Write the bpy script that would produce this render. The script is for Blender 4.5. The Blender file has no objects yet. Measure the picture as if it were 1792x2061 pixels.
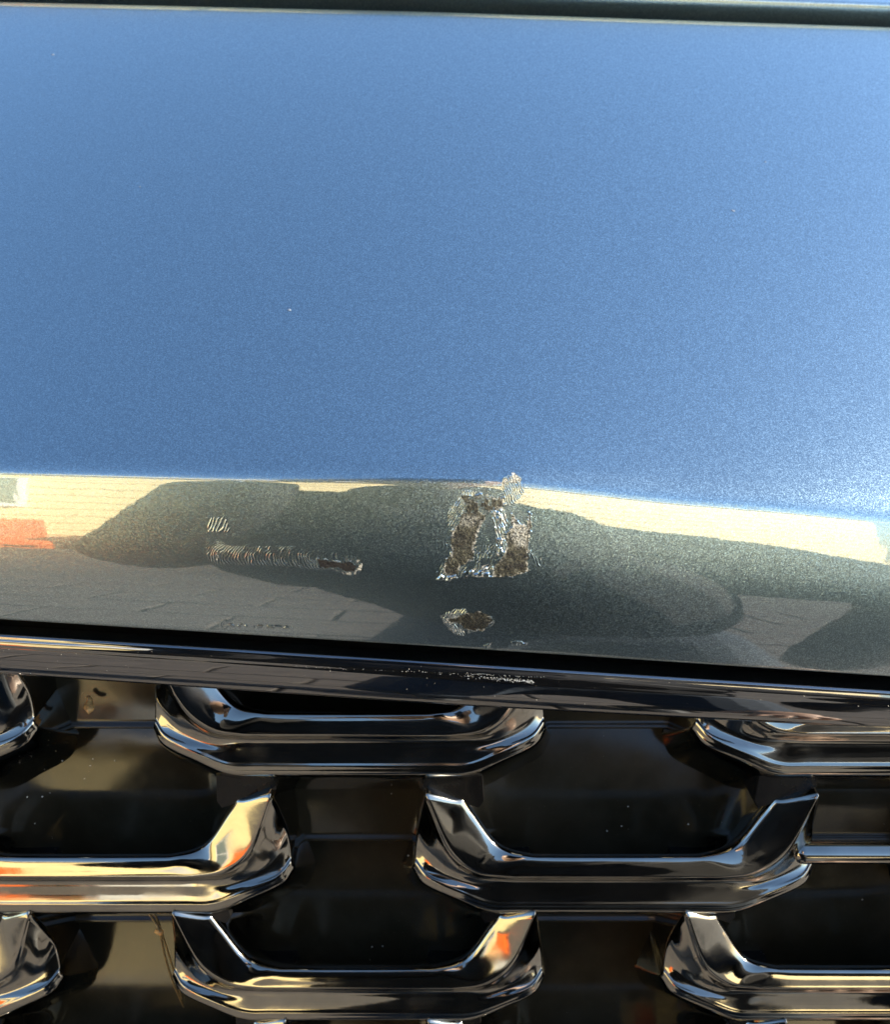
import bpy, bmesh, math, random
import numpy as np
from math import radians as R, sin, cos, tan, pi

# ------------------------------------------------------------------ camera
PITCH = R(37.0)
CAM_Z = 1.20
F = 1918.0                       # focal length in units of a 1792 x 2061 picture
W2, H2 = 896.0, 1030.5
SP, CP = sin(PITCH), cos(PITCH)

C = bpy.context.scene.collection
scene = bpy.context.scene
cam_d = bpy.data.cameras.new('camera')
cam = bpy.data.objects.new('camera', cam_d)
C.objects.link(cam)
cam.location = (0, 0, CAM_Z)
cam.rotation_euler = (pi / 2 - PITCH, 0, 0)
cam_d.sensor_fit = 'VERTICAL'
cam_d.sensor_height = 36
cam_d.lens = 36 * F / 2061
cam_d.clip_start = 0.005
cam_d.clip_end = 500
cam_d.dof.use_dof = True
cam_d.dof.focus_distance = 0.335
cam_d.dof.aperture_fstop = 15
scene.camera = cam

# ------------------------------------------------------------------ sky, sun, exposure
SUN_EL, SUN_AZ = R(20), R(89)    # sun ahead of the camera, to the right
world = bpy.data.worlds.new('World')
scene.world = world
world.use_nodes = True
wn = world.node_tree
wn.nodes.clear()
wo = wn.nodes.new('ShaderNodeOutputWorld')
bg = wn.nodes.new('ShaderNodeBackground')
sky = wn.nodes.new('ShaderNodeTexSky')
sky.sky_type = 'NISHITA'
sky.sun_disc = False
sky.sun_elevation = SUN_EL
sky.sun_rotation = SUN_AZ
sky.air_density = 1.0
sky.dust_density = 0.7
sky.ozone_density = 3.2
bg.inputs['Strength'].default_value = 0.11
wn.links.new(sky.outputs[0], bg.inputs[0])
wn.links.new(bg.outputs[0], wo.inputs[0])

sun_d = bpy.data.lights.new('sun', 'SUN')
sun_d.energy = 5.0
sun_d.angle = R(0.5)
sun_d.color = (1.0, 0.93, 0.80)
sun = bpy.data.objects.new('sun', sun_d)
C.objects.link(sun)
sun.rotation_euler = (-(pi / 2 - SUN_EL), 0, -SUN_AZ)
scene.view_settings.view_transform = 'Standard'
scene.view_settings.look = 'None'
scene.view_settings.gamma = 1
scene.view_settings.exposure = 2.0

rnd = random.Random(7)
nrng = np.random.default_rng(11)

# ------------------------------------------------------------------ material helpers
def mat(name):
    m = bpy.data.materials.new(name)
    m.use_nodes = True
    nt = m.node_tree
    return m, nt, nt.nodes['Principled BSDF']

def N(nt, typ, **kw):
    n = nt.nodes.new(typ)
    for k, v in kw.items():
        setattr(n, k, v)
    return n

def L(nt, a, b):
    nt.links.new(a, b)

def coords(nt, scale=(1, 1, 1)):
    tc = N(nt, 'ShaderNodeTexCoord')
    mp = N(nt, 'ShaderNodeMapping')
    mp.inputs['Scale'].default_value = scale
    L(nt, tc.outputs['Object'], mp.inputs['Vector'])
    return mp.outputs[0]

def noise(nt, vec, scale, detail=4, rough=0.5, dist=0.0):
    n = N(nt, 'ShaderNodeTexNoise')
    n.inputs['Scale'].default_value = scale
    n.inputs['Detail'].default_value = detail
    n.inputs['Roughness'].default_value = rough
    n.inputs['Distortion'].default_value = dist
    L(nt, vec, n.inputs['Vector'])
    return n

def ramp(nt, fac, stops):
    r = N(nt, 'ShaderNodeValToRGB')
    e = r.color_ramp.elements
    while len(e) > 1:
        e.remove(e[-1])
    e[0].position, e[0].color = stops[0][0], (*stops[0][1], 1)
    for p, c in stops[1:]:
        q = e.new(p)
        q.color = (*c, 1)
    L(nt, fac, r.inputs['Fac'])
    return r.outputs['Color']

def g(v):
    return (v, v, v)

def bump(nt, h, strength, dist, normal=None):
    b = N(nt, 'ShaderNodeBump')
    b.inputs['Strength'].default_value = strength
    b.inputs['Distance'].default_value = dist
    L(nt, h, b.inputs['Height'])
    if normal is not None:
        L(nt, normal, b.inputs['Normal'])
    return b.outputs[0]

def mixc(nt, fac, a, b):
    m = N(nt, 'ShaderNodeMix', data_type='RGBA')
    if hasattr(fac, 'node'):
        L(nt, fac, m.inputs['Factor'])
    else:
        m.inputs['Factor'].default_value = fac
    for s, v in ((m.inputs[6], a), (m.inputs[7], b)):
        if hasattr(v, 'node'):
            L(nt, v, s)
        else:
            s.default_value = (*v, 1)
    return m.outputs[2]

def mathn(nt, op, a, b=None):
    m = N(nt, 'ShaderNodeMath', operation=op)
    for i, v in enumerate((a, b)):
        if v is None:
            continue
        if hasattr(v, 'node'):
            L(nt, v, m.inputs[i])
        else:
            m.inputs[i].default_value = v
    return m.outputs[0]

# ---- metallic car paint: flakes with a normal of their own under a clear coat
def flake_normal(nt, vec, cell, amp):
    vor = N(nt, 'ShaderNodeTexVoronoi')
    vor.inputs['Scale'].default_value = 1.0 / cell
    L(nt, vec, vor.inputs['Vector'])
    sub = N(nt, 'ShaderNodeVectorMath', operation='SUBTRACT')
    L(nt, vor.outputs['Color'], sub.inputs[0])
    sub.inputs[1].default_value = (0.5, 0.5, 0.5)
    sc = N(nt, 'ShaderNodeVectorMath', operation='SCALE')
    L(nt, sub.outputs[0], sc.inputs[0])
    sc.inputs['Scale'].default_value = amp
    geo = N(nt, 'ShaderNodeNewGeometry')
    add = N(nt, 'ShaderNodeVectorMath', operation='ADD')
    L(nt, geo.outputs['Normal'], add.inputs[0])
    L(nt, sc.outputs[0], add.inputs[1])
    nor = N(nt, 'ShaderNodeVectorMath', operation='NORMALIZE')
    L(nt, add.outputs[0], nor.inputs[0])
    return nor.outputs[0], vor

PAINT_COL = (0.305, 0.408, 0.435)
COAT_IOR = 2.4
def make_paint(name, damage=False):
    m, nt, b = mat(name)
    v = coords(nt)
    fn, vor = flake_normal(nt, v, 0.00027, 0.145)
    sep = N(nt, 'ShaderNodeSeparateColor')
    L(nt, vor.outputs['Color'], sep.inputs[0])
    fl = ramp(nt, sep.outputs[0], [(0.0, tuple(c * 0.65 for c in PAINT_COL)), (0.75, PAINT_COL), (1.0, tuple(c * 1.4 for c in PAINT_COL))])
    b.inputs['Metallic'].default_value = 1.0
    b.inputs['Roughness'].default_value = 0.30
    L(nt, fl, b.inputs['Base Color'])
    L(nt, fn, b.inputs['Normal'])
    b.inputs['Coat Weight'].default_value = 1.0
    b.inputs['Coat Roughness'].default_value = 0.012
    b.inputs['Coat IOR'].default_value = COAT_IOR
    op = noise(nt, v, 160, 2)
    cn = bump(nt, op.outputs[0], 0.025, 0.0006)
    L(nt, cn, b.inputs['Coat Normal'])
    if damage:
        at = N(nt, 'ShaderNodeAttribute', attribute_name='exposed')  # bare patches, plus the flecks painted as glints
        mask = at.outputs['Fac']
        p = N(nt, 'ShaderNodeBsdfPrincipled')
        n1 = noise(nt, v, 1500, 5, 0.65)
        n2 = noise(nt, v, 380, 3, 0.6)
        mixn = mathn(nt, 'ADD', mathn(nt, 'MULTIPLY', n1.outputs[0], 0.6), mathn(nt, 'MULTIPLY', n2.outputs[0], 0.4))
        col = ramp(nt, mixn, [(0.40, (0.012, 0.010, 0.005)), (0.50, (0.045, 0.038, 0.020)), (0.58, (0.105, 0.09, 0.05)), (0.68, (0.33, 0.29, 0.19))])
        at2 = N(nt, 'ShaderNodeAttribute', attribute_name='deep')
        at3 = N(nt, 'ShaderNodeAttribute', attribute_name='chalk_glint')
        ch = mixc(nt, mathn(nt, 'MULTIPLY', at3.outputs['Fac'], ramp(nt, n1.outputs[0], [(0.40, g(0.05)), (0.60, g(0.8))])), col, (0.85, 0.77, 0.60))  # pale colour of the scuffed rims, shared by the painted glints
        L(nt, mixc(nt, at2.outputs['Fac'], ch, (0.012, 0.008, 0.0045)), p.inputs['Base Color'])
        p.inputs['Roughness'].default_value = 0.55
        L(nt, bump(nt, n1.outputs[0], 0.4, 0.0006), p.inputs['Normal'])
        mx = N(nt, 'ShaderNodeMixShader')
        L(nt, mask, mx.inputs[0])
        L(nt, b.outputs[0], mx.inputs[1])
        L(nt, p.outputs[0], mx.inputs[2])
        out = nt.nodes['Material Output']
        L(nt, mx.outputs[0], out.inputs[0])
    return m

M_PAINT = make_paint('metallic_grey_paint')
M_DAMAGE = make_paint('scuffed_grey_paint', True)

def make_chrome(name, col, rough):
    m, nt, b = mat(name)
    v = coords(nt)
    b.inputs['Metallic'].default_value = 1.0
    n = noise(nt, v, 900, 3, 0.6)
    n2 = noise(nt, v, 70, 4, 0.6)
    L(nt, ramp(nt, n2.outputs[0], [(0.35, tuple(c * 0.86 for c in col)), (0.62, col)]), b.inputs['Base Color'])
    L(nt, ramp(nt, n2.outputs[0], [(0.42, g(rough)), (0.75, g(rough + 0.13))]), b.inputs['Roughness'])
    w = noise(nt, v, 55, 2)
    L(nt, bump(nt, w.outputs[0], 0.05, 0.0012, bump(nt, n.outputs[0], 0.02, 0.0002)), b.inputs['Normal'])
    return m
M_CHROME = make_chrome('dark_chrome', (0.35, 0.33, 0.285), 0.04)

def make_gloss_black(name, dust, col=(0.024, 0.018, 0.009), ior=1.75, rough=(0.07, 0.22)):
    m, nt, b = mat(name)
    v = coords(nt)
    n1 = noise(nt, v, 26, 5, 0.65)
    n2 = noise(nt, v, 1400, 2, 0.5)
    d = ramp(nt, n1.outputs[0], [(0.38, g(0.0)), (0.72, g(dust))])
    sp = ramp(nt, n2.outputs[0], [(0.70, g(0.0)), (0.76, g(dust * 2.2))])
    fac = mathn(nt, 'ADD', d, sp)
    L(nt, mixc(nt, fac, col, (0.17, 0.14, 0.09)), b.inputs['Base Color'])
    L(nt, ramp(nt, n1.outputs[0], [(0.35, g(rough[0])), (0.7, g(rough[1]))]), b.inputs['Roughness'])
    b.inputs['IOR'].default_value = ior
    w = noise(nt, v, 30, 2)
    L(nt, bump(nt, w.outputs[0], 0.08, 0.002), b.inputs['Normal'])
    return m
M_BLACK = make_gloss_black('dusty_gloss_black_plastic', 0.12, ior=1.45)
M_TRIM = make_gloss_black('piano_black_trim', 0.02, (0.003, 0.003, 0.003), 2.8, (0.02, 0.06))
M_MOUNT = make_gloss_black('black_mount_plastic', 0.10, (0.005, 0.0045, 0.004), 1.35, (0.2, 0.4))

def simple(name, col, rough=0.6, metallic=0.0, nscale=None, namp=0.25, bumpd=0.0):
    m, nt, b = mat(name)
    b.inputs['Roughness'].default_value = rough
    b.inputs['Metallic'].default_value = metallic
    if nscale:
        v = coords(nt)
        n = noise(nt, v, nscale, 5, 0.6)
        lo = tuple(c * (1 - namp) for c in col)
        hi = tuple(min(1, c * (1 + namp)) for c in col)
        L(nt, ramp(nt, n.outputs[0], [(0.3, lo), (0.7, hi)]), b.inputs['Base Color'])
        if bumpd:
            L(nt, bump(nt, n.outputs[0], 0.5, bumpd), b.inputs['Normal'])
    else:
        b.inputs['Base Color'].default_value = (*col, 1)
    return m
M_RUBBER = simple('black_rubber', (0.006, 0.006, 0.006), 0.6, 0, 300, 0.4, 0.0003)
M_SCRATCH = simple('bare_scratch', (0.70, 0.68, 0.62), 0.4, 0.2, 4000, 0.3)
M_CHIP = simple('stone_chip_primer', (0.13, 0.16, 0.20), 0.6, 0, 3000, 0.3)
M_DUST = simple('dust_specks', (0.55, 0.50, 0.40), 0.7, 0, 2000, 0.4)
M_NEEDLE = simple('dry_pine_needle', (0.20, 0.13, 0.045), 0.5, 0, 600, 0.35)
M_LEAF = simple('dry_leaf', (0.75, 0.36, 0.11), 0.6, 0, 900, 0.5, 0.0003)
M_GROUND = simple('old_concrete', (0.11, 0.098, 0.083), 0.9, 0, 1.3, 0.25, 0.01)
M_PAVER = simple('brown_paver', (0.125, 0.107, 0.09), 0.85, 0, 9, 0.22, 0.003)
M_JOINT = simple('dark_joint_sand', (0.03, 0.027, 0.022), 0.95, 0, 80, 0.3)
M_SIDING = simple('cream_siding', (0.86, 0.69, 0.34), 0.6, 0, 3, 0.06)
M_WHITE = simple('white_fascia_paint', (0.82, 0.80, 0.75), 0.5, 0, 4, 0.05)
M_ROOF = simple('grey_roof_shingle', (0.11, 0.105, 0.10), 0.9, 0, 14, 0.35, 0.004)
M_GLASS = simple('dark_window_glass', (0.16, 0.19, 0.17), 0.08)
M_ORANGE = simple('orange_plastic', (0.90, 0.17, 0.02), 0.45, 0, 5, 0.12)
M_BOXW = simple('white_plastic', (0.78, 0.76, 0.68), 0.5, 0, 5, 0.08)
M_JACKET = simple('dark_jacket_cloth', (0.012, 0.012, 0.014), 0.85, 0, 60, 0.3, 0.002)
M_JEANS = simple('blue_jeans', (0.020, 0.030, 0.045), 0.85, 0, 90, 0.3, 0.001)
M_SKIN = simple('skin', (0.42, 0.26, 0.18), 0.5, 0, 40, 0.08)
M_HAIR = simple('dark_hair', (0.012, 0.009, 0.007), 0.5, 0, 120, 0.4, 0.003)
M_SHOE = simple('dark_shoe', (0.02, 0.02, 0.02), 0.6, 0, 60, 0.3)
M_PHONE = simple('black_phone', (0.01, 0.01, 0.011), 0.15)

# ------------------------------------------------------------------ object helpers
def link(name, verts, faces, material, parent=None, smooth=True, attrs=None):
    me = bpy.data.meshes.new(name)
    me.from_pydata([tuple(map(float, v)) for v in verts], [], faces)
    me.update()
    if smooth:
        me.polygons.foreach_set('use_smooth', [True] * len(me.polygons))
    if attrs:
        for k, vals in attrs.items():
            a = me.attributes.new(k, 'FLOAT', 'POINT')
            a.data.foreach_set('value', np.asarray(vals, dtype=np.float32))
    me.materials.append(material)
    o = bpy.data.objects.new(name, me)
    C.objects.link(o)
    if parent is not None:
        o.parent = parent
    return o

def grid_faces(nr, nc, flip=False, base=0):
    f = []
    for i in range(nr - 1):
        for j in range(nc - 1):
            a = base + i * nc + j
            q = (a, a + 1, a + nc + 1, a + nc)
            f.append(q[::-1] if flip else q)
    return f

def tag(o, label=None, cat=None, group=None, kind=None):
    for k, v in (('label', label), ('category', cat), ('group', group), ('kind', kind)):
        if v:
            o[k] = v
    return o

def empty(name, loc=(0, 0, 0)):
    o = bpy.data.objects.new(name, None)
    o.location = loc
    o.empty_display_size = 0.1
    C.objects.link(o)
    return o

def box_mesh(x0, x1, y0, y1, z0, z1):
    v = [(x, y, z) for z in (z0, z1) for y in (y0, y1) for x in (x0, x1)]
    f = [(0, 2, 3, 1), (4, 5, 7, 6), (0, 1, 5, 4), (2, 6, 7, 3), (0, 4, 6, 2), (1, 3, 7, 5)]
    return v, f

def bevel_box(name, x0, x1, y0, y1, z0, z1, material, parent=None, bev=0.01, seg=2, smooth=True):
    bm = bmesh.new()
    v, f = box_mesh(x0, x1, y0, y1, z0, z1)
    vs = [bm.verts.new(p) for p in v]
    for q in f:
        bm.faces.new([vs[i] for i in q])
    bmesh.ops.recalc_face_normals(bm, faces=bm.faces)
    if bev:
        bmesh.ops.bevel(bm, geom=list(bm.edges), offset=bev, segments=seg, affect='EDGES', profile=0.5)
    me = bpy.data.meshes.new(name)
    bm.to_mesh(me)
    bm.free()
    me.materials.append(material)
    o = bpy.data.objects.new(name, me)
    C.objects.link(o)
    if parent is not None:
        o.parent = parent
    return o

def catmull(P, sub):
    P = np.asarray(P, float)
    n = len(P)
    out = []
    for i in range(n - 1):
        p0 = P[max(i - 1, 0)]
        p1, p2 = P[i], P[i + 1]
        p3 = P[min(i + 2, n - 1)]
        if i == 0:
            p0 = 2 * p1 - p2
        if i == n - 2:
            p3 = 2 * p2 - p1
        for k in range(sub):
            t = k / sub
            out.append(0.5 * ((2 * p1) + (-p0 + p2) * t + (2 * p0 - 5 * p1 + 4 * p2 - p3) * t * t + (-p0 + 3 * p1 - 3 * p2 + p3) * t ** 3))
    out.append(P[-1])
    return np.array(out)

def tube(path, radii, ns=8):
    path = np.asarray(path, float)
    V, Fc = [], []
    n = len(path)
    for i in range(n):
        t = path[min(i + 1, n - 1)] - path[max(i - 1, 0)]
        t /= np.linalg.norm(t) + 1e-12
        a = np.cross(t, (0.3, 0.2, 0.93))
        a /= np.linalg.norm(a) + 1e-12
        b = np.cross(t, a)
        for k in range(ns):
            th = 2 * pi * k / ns
            V.append(path[i] + radii[i] * (cos(th) * a + sin(th) * b))
    for i in range(n - 1):
        for k in range(ns):
            Fc.append((i * ns + k, i * ns + (k + 1) % ns, (i + 1) * ns + (k + 1) % ns, (i + 1) * ns + k))
    Fc.append(tuple(range(ns - 1, -1, -1)))
    Fc.append(tuple(range((n - 1) * ns, n * ns)))
    return V, Fc

# ------------------------------------------------------------------ geometry of the nose of the car
def smooth_curve(pts, width=140):
    xs = np.array([p[0] for p in pts], float)
    ys = np.array([p[1] for p in pts], float)
    dense = np.arange(xs[0], xs[-1], 10.0)
    d = np.interp(dense, xs, ys)
    k = int(width / 10)
    ker = np.hanning(2 * k + 1)
    ker /= ker.sum()
    pad = np.concatenate([d[0] - (np.arange(k, 0, -1)) * (d[1] - d[0]), d, d[-1] + np.arange(1, k + 1) * (d[-1] - d[-2])])
    sm = np.convolve(pad, ker, 'valid')
    return lambda x: float(np.interp(x, dense, sm))

crease_y = smooth_curve([(-4000, 830), (-300, 931), (0, 937), (450, 947), (900, 952), (1045, 955), (1346, 990), (1616, 1011), (1791, 1029), (2300, 1085), (5600, 1440)], 110)
crease_soft = smooth_curve([(-4000, 850), (0, 928), (896, 956), (1792, 1008), (5600, 1320)], 900)
lip_y = smooth_curve([(-4000, 1000), (0, 1246), (896, 1302), (1792, 1361), (5600, 1600)])
top_y = smooth_curve([(-4000, -60), (0, 5), (896, 26), (1792, 56), (5600, 220)])
trim_t = smooth_curve([(-4000, 1030), (0, 1281), (896, 1338), (1792, 1395), (5600, 1640)])
trim_m = smooth_curve([(-4000, 1055), (0, 1308), (896, 1367), (1792, 1424), (5600, 1670)])
trim_b = smooth_curve([(-4000, 1110), (0, 1361), (896, 1423), (1792, 1472), (5600, 1715)])

YC = 0.258
def plan(u):
    return 0.002 * u * u             # the nose curves back towards the wings

def z_at(y_px, Y):
    v = (y_px - H2) / F
    return Y / (CP - v * SP) * (-SP - v * CP)

def to_world(u, Y, Z):
    """(Y, Z) in the camera's vertical plane -> world point in column u"""
    depth = Y * CP - Z * SP
    return (u * depth, Y, CAM_Z + Z)

# shape of the front face between the crease (q=0) and its lower edge (q=1): slope in degrees
def lip_shape(n=60):
    q = np.linspace(0, 1, n)
    s = np.interp(q, [0, 0.02, 0.04, 0.4, 0.7, 1.0], [63, 66.6, 67.8, 72.3, 81, 89])
    s = np.radians(s)
    dq = 1 / (n - 1)
    Y = -np.concatenate([[0], np.cumsum((np.cos(s[1:]) + np.cos(s[:-1])) / 2 * dq)])
    Z = -np.concatenate([[0], np.cumsum((np.sin(s[1:]) + np.sin(s[:-1])) / 2 * dq)])
    return Y, Z
LY, LZ = lip_shape()
CH = math.atan2(-LZ[-1], -LY[-1])
CL = math.hypot(LY[-1], LZ[-1])

def column(x):
    """profile points (Y,Z) of the bumper panel for picture column x, from under the lip to behind the rear edge"""
    u = (x - W2) / F
    yc = YC + plan(u)
    zc = z_at(crease_y(x), yc)
    yl = yc - 0.0145
    for _ in range(6):
        zl = z_at(lip_y(x), yl)
        yl = yc - (zc - zl) / tan(CH)
    zl = z_at(lip_y(x), yl)
    ch = math.hypot(yc - yl, zc - zl)
    k = ch / CL
    rot = math.atan2(zc - zl, yc - yl) - CH
    lip = [(yc + k * (a * cos(rot) - b * sin(rot)), zc + k * (a * sin(rot) + b * cos(rot))) for a, b in zip(LY, LZ)]
    # panel behind the crease
    a, b = tan(R(23.0)), 0.34
    zs = z_at(crease_soft(x), yc)
    f_p = lambda t: zs + (zc - zs) * math.exp(-t / 0.012) + a * t - b * t * t
    lo, hi = 0.05, 0.6
    vt = (top_y(x) - H2) / F
    sl = (-SP - vt * CP) / (CP - vt * SP)
    for _ in range(50):
        mid = (lo + hi) / 2
        if f_p(mid) - sl * (yc + mid) < 0:
            lo = mid
        else:
            hi = mid
    tr = (lo + hi) / 2
    return yc, zc, lip, f_p, tr

NPAN = 60
def full_profile(x):
    yc, zc, lip, f_p, tr = column(x)
    pts = []
    # return under the lip
    yl, zl = lip[-1]
    pts += [(yl + 0.030, zl - 0.0012), (yl + 0.010, zl - 0.0016), (yl + 0.003, zl - 0.0014), (yl + 0.0012, zl - 0.0010), (yl + 0.0004, zl - 0.0004)]
    pts += lip[::-1][:-4]
    p1 = lip[3]
    p2 = (yc + 0.0055, f_p(0.0055))
    for k in range(1, 15):
        t = k / 15
        pts.append(((1 - t) ** 2 * p1[0] + 2 * t * (1 - t) * yc + t * t * p2[0], (1 - t) ** 2 * p1[1] + 2 * t * (1 - t) * zc + t * t * p2[1]))
    for k in range(NPAN + 1):
        t = 0.0055 + (tr - 0.0055) * (k / NPAN)
        pts.append((yc + t, f_p(t)))
    yr, zr = pts[-1]
    pts += [(yr + 0.0010, zr + 0.0001), (yr + 0.0018, zr - 0.0004), (yr + 0.0022, zr - 0.0014), (yr + 0.0024, zr - 0.004), (yr + 0.0024, zr - 0.03)]
    return pts, (yr, zr), (yl, zl)

COLS = sorted(set(list(range(-2900, -100, 140)) + list(range(-100, 1900, 14)) + list(range(1900, 4750, 140))))

car = empty('car', (0, 0.9, 0))
tag(car, 'dark grey metallic car nose with scraped front edge above a chrome link grille', 'car')
def link_car(name, verts, faces, material, parent=None, **kw):
    base = np.array(car.location) if parent is None else np.zeros(3)
    o = link(name, np.asarray(verts, float) - np.array((0, 0.9, 0)), faces, material, car if parent is None else parent, **kw)
    return o

V = []
rear, under = {}, {}
for x in COLS:
    pr, rear[x], under[x] = full_profile(x)
    u = (x - W2) / F
    V += [to_world(u, *p) for p in pr]
npr = len(pr)
panel = link_car('bumper_panel', V, grid_faces(len(COLS), npr), M_PAINT)

# the bonnet, whose lip starts a finger's breadth behind the panel
V = []
for x in COLS:
    u = (x - W2) / F
    yr, zr = rear[x]
    yh = yr + 0.0085
    zt = z_at(top_y(x) - 50, yh + 0.001)
    pts = [(yh + 0.03, zr - 0.022), (yh + 0.010, zr - 0.020), (yh + 0.0078, zr - 0.018), (yh + 0.0066, zr - 0.014), (yh + 0.0044, zr - 0.006), (yh + 0.0027, zr), (yh + 0.0012, (zr + zt) / 2), (yh + 0.0007, zt - 0.0038), (yh + 0.0003, zt - 0.0022), (yh + 0.00015, zt - 0.0015), (yh + 0.0003, zt - 0.0007), (yh + 0.0007, zt - 0.00025), (yh + 0.0015, zt), (yh + 0.003, zt + 0.0003)]
    for k in range(1, 30):
        t = 0.003 + 0.80 * (k / 29) ** 1.2
        pts.append((yh + t, zt + 0.0003 + 0.21 * (t - 0.003) - 0.115 * t * t))
    V += [to_world(u * (1 if True else 0), *p) for p in pts]
nb = len(pts)
# keep the bonnet from fanning out: clamp its width
V = np.array(V)
V[:, 0] = np.clip(V[:, 0], -0.86, 0.86)
bonnet = link_car('bonnet', V, grid_faces(len(COLS), nb), M_PAINT)

# black gap floor under bonnet and panel, and the rubber seal between panel and grille trim
V = []
for x in COLS:
    u = (x - W2) / F
    yr, zr = rear[x]
    for p in ((yr + 0.0026, zr - 0.017), (yr + 0.006, zr - 0.019), (yr + 0.012, zr - 0.0185)):
        V.append(to_world(u, *p))
link_car('gap_seal', V, grid_faces(len(COLS), 3), M_RUBBER)

V = []
for x in COLS:
    u = (x - W2) / F
    yl, zl = under[x]
    for p in ((yl + 0.024, zl - 0.030), (yl + 0.021, zl - 0.016), (yl + 0.0205, zl - 0.008), (yl + 0.026, zl + 0.002), (yl + 0.034, zl + 0.034)):
        V.append(to_world(u, *p))
link_car('grille_seal', V, grid_faces(len(COLS), 5), M_RUBBER)

# gloss black trim bar above the grille
trim_pts = {}
def trim_profile(x):
    u = (x - W2) / F
    yl = under[x][0] if x in under else full_profile(x)[2][0]
    y0 = yl - 0.0002
    zt = z_at(trim_t(x), y0)
    ym = yl - 0.0023
    zm = z_at(trim_m(x), ym)
    yb = yl - 0.0018
    zb = z_at(trim_b(x), yb)
    ctrl = [(y0 + 0.022, zt - 0.004), (y0 + 0.008, zt - 0.0006), (y0 + 0.002, zt + 0.0004), (y0 + 0.0002, zt + 0.0001), (y0 - 0.0003, zt - 0.0007), ((y0 + ym) / 2 - 0.00025, (zt + zm) / 2), (ym + 0.0004, zm + 0.0010), (ym, zm - 0.0008),
            ((ym + yb) / 2 - 0.0006, (zm + zb) / 2), (yb - 0.0002, zb + 0.0022), (yb + 0.0006, zb + 0.0007), (yb + 0.0022, zb - 0.0003), (yb + 0.007, zb - 0.0008), (yb + 0.022, zb + 0.0005)]
    return catmull(ctrl, 4)
V = []
for x in COLS:
    u = (x - W2) / F
    tp = trim_profile(x)
    trim_pts[x] = tp
    V += [to_world(u, *p) for p in tp]
trim = link_car('grille_trim', V, grid_faces(len(COLS), len(tp), True), M_TRIM)

# ------------------------------------------------------------------ grille
G0 = np.array((0.236, -0.3045))
GD = np.array((-0.327, -0.945)); GD /= np.linalg.norm(GD)      # down the grille
GN = np.array((GD[1], -GD[0]))                                 # towards the viewer
if GN[0] > 0:
    GN = -GN
def on_plane(xn, yn, d):
    """full-size picture point -> (a, b) on the grille plane pushed out by d"""
    u = (xn - 1363.5) / 2912.0 * 0.99967
    v = (yn - 1568.5) / 2912.0 * 0.99967
    u = (xn / 1.52176 - W2) / F
    v = (yn / 1.52176 - H2) / F
    dr = np.array((CP - v * SP, -SP - v * CP))
    o = G0 + GN * d
    A = np.array([[dr[0], -GD[0]], [dr[1], -GD[1]]])
    t, b = np.linalg.solve(A, o)
    return u * t, b, t
def gw(a, b, d):
    p = G0 + GD * b + GN * d
    return (a, p[0], CAM_Z + p[1])

mm = 0.001
XC = 1880.0
# half rails from the arm's tip to the middle of the bar: (half width px, y px, depth mm)
RAILS = [
    [(470, 2432, -30), (432, 2490, -30), (352, 2588, -30), (262, 2622, -30), (0, 2626, -30)],
    [(468, 2440, -9), (432, 2490, -9), (355, 2582, -8), (268, 2612, -7), (0, 2616, -7)],
    [(474, 2452, -3.6), (438, 2500, -3.4), (361, 2592, -2.2), (273, 2621, -0.3), (0, 2625, -0.3)],
    [(505, 2458, -1.2), (460, 2522, -1.0), (378, 2612, 0.1), (292, 2637, 1.55), (0, 2641, 1.55)],
    [(592, 2440, 2.4), (512, 2588, 2.6), (425, 2657, 2.6), (335, 2676, 2.6), (0, 2679, 2.6)],
    [(602, 2444, 2.2), (522, 2602, 2.6), (434, 2672, 2.6), (340, 2688, 2.6), (0, 2690, 2.6)],
    [(606, 2462, 0.0), (530, 2618, 0.2), (440, 2686, 0.2), (345, 2699, 0.2), (0, 2701, 0.2)],
    [(606, 2540, -7.0), (552, 2648, -3.5), (450, 2706, -0.8), (350, 2718, 0.25), (0, 2720, 0.25)],
    [(608, 2622, -7.0), (566, 2680, -2.6), (462, 2717, 0.1), (366, 2742, 0.6), (0, 2745, 0.6)],
    [(608, 2640, -5.5), (568, 2688, -1.4), (466, 2729, 0.7), (372, 2760, 1.0), (0, 2763, 1.0)],
    [(612, 2652, -5.8), (574, 2700, -1.6), (474, 2743, 1.0), (376, 2776, 1.3), (0, 2779, 1.3)],
    [(616, 2660, -9.0), (582, 2712, -5.0), (480, 2760, -2.5), (382, 2797, -2.0), (0, 2801, -2.0)],
    [(612, 2650, -30), (576, 2708, -30), (476, 2756, -30), (380, 2796, -30), (0, 2800, -30)],
]
b_ref = on_plane(XC, 2801, 0)[1]
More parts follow.
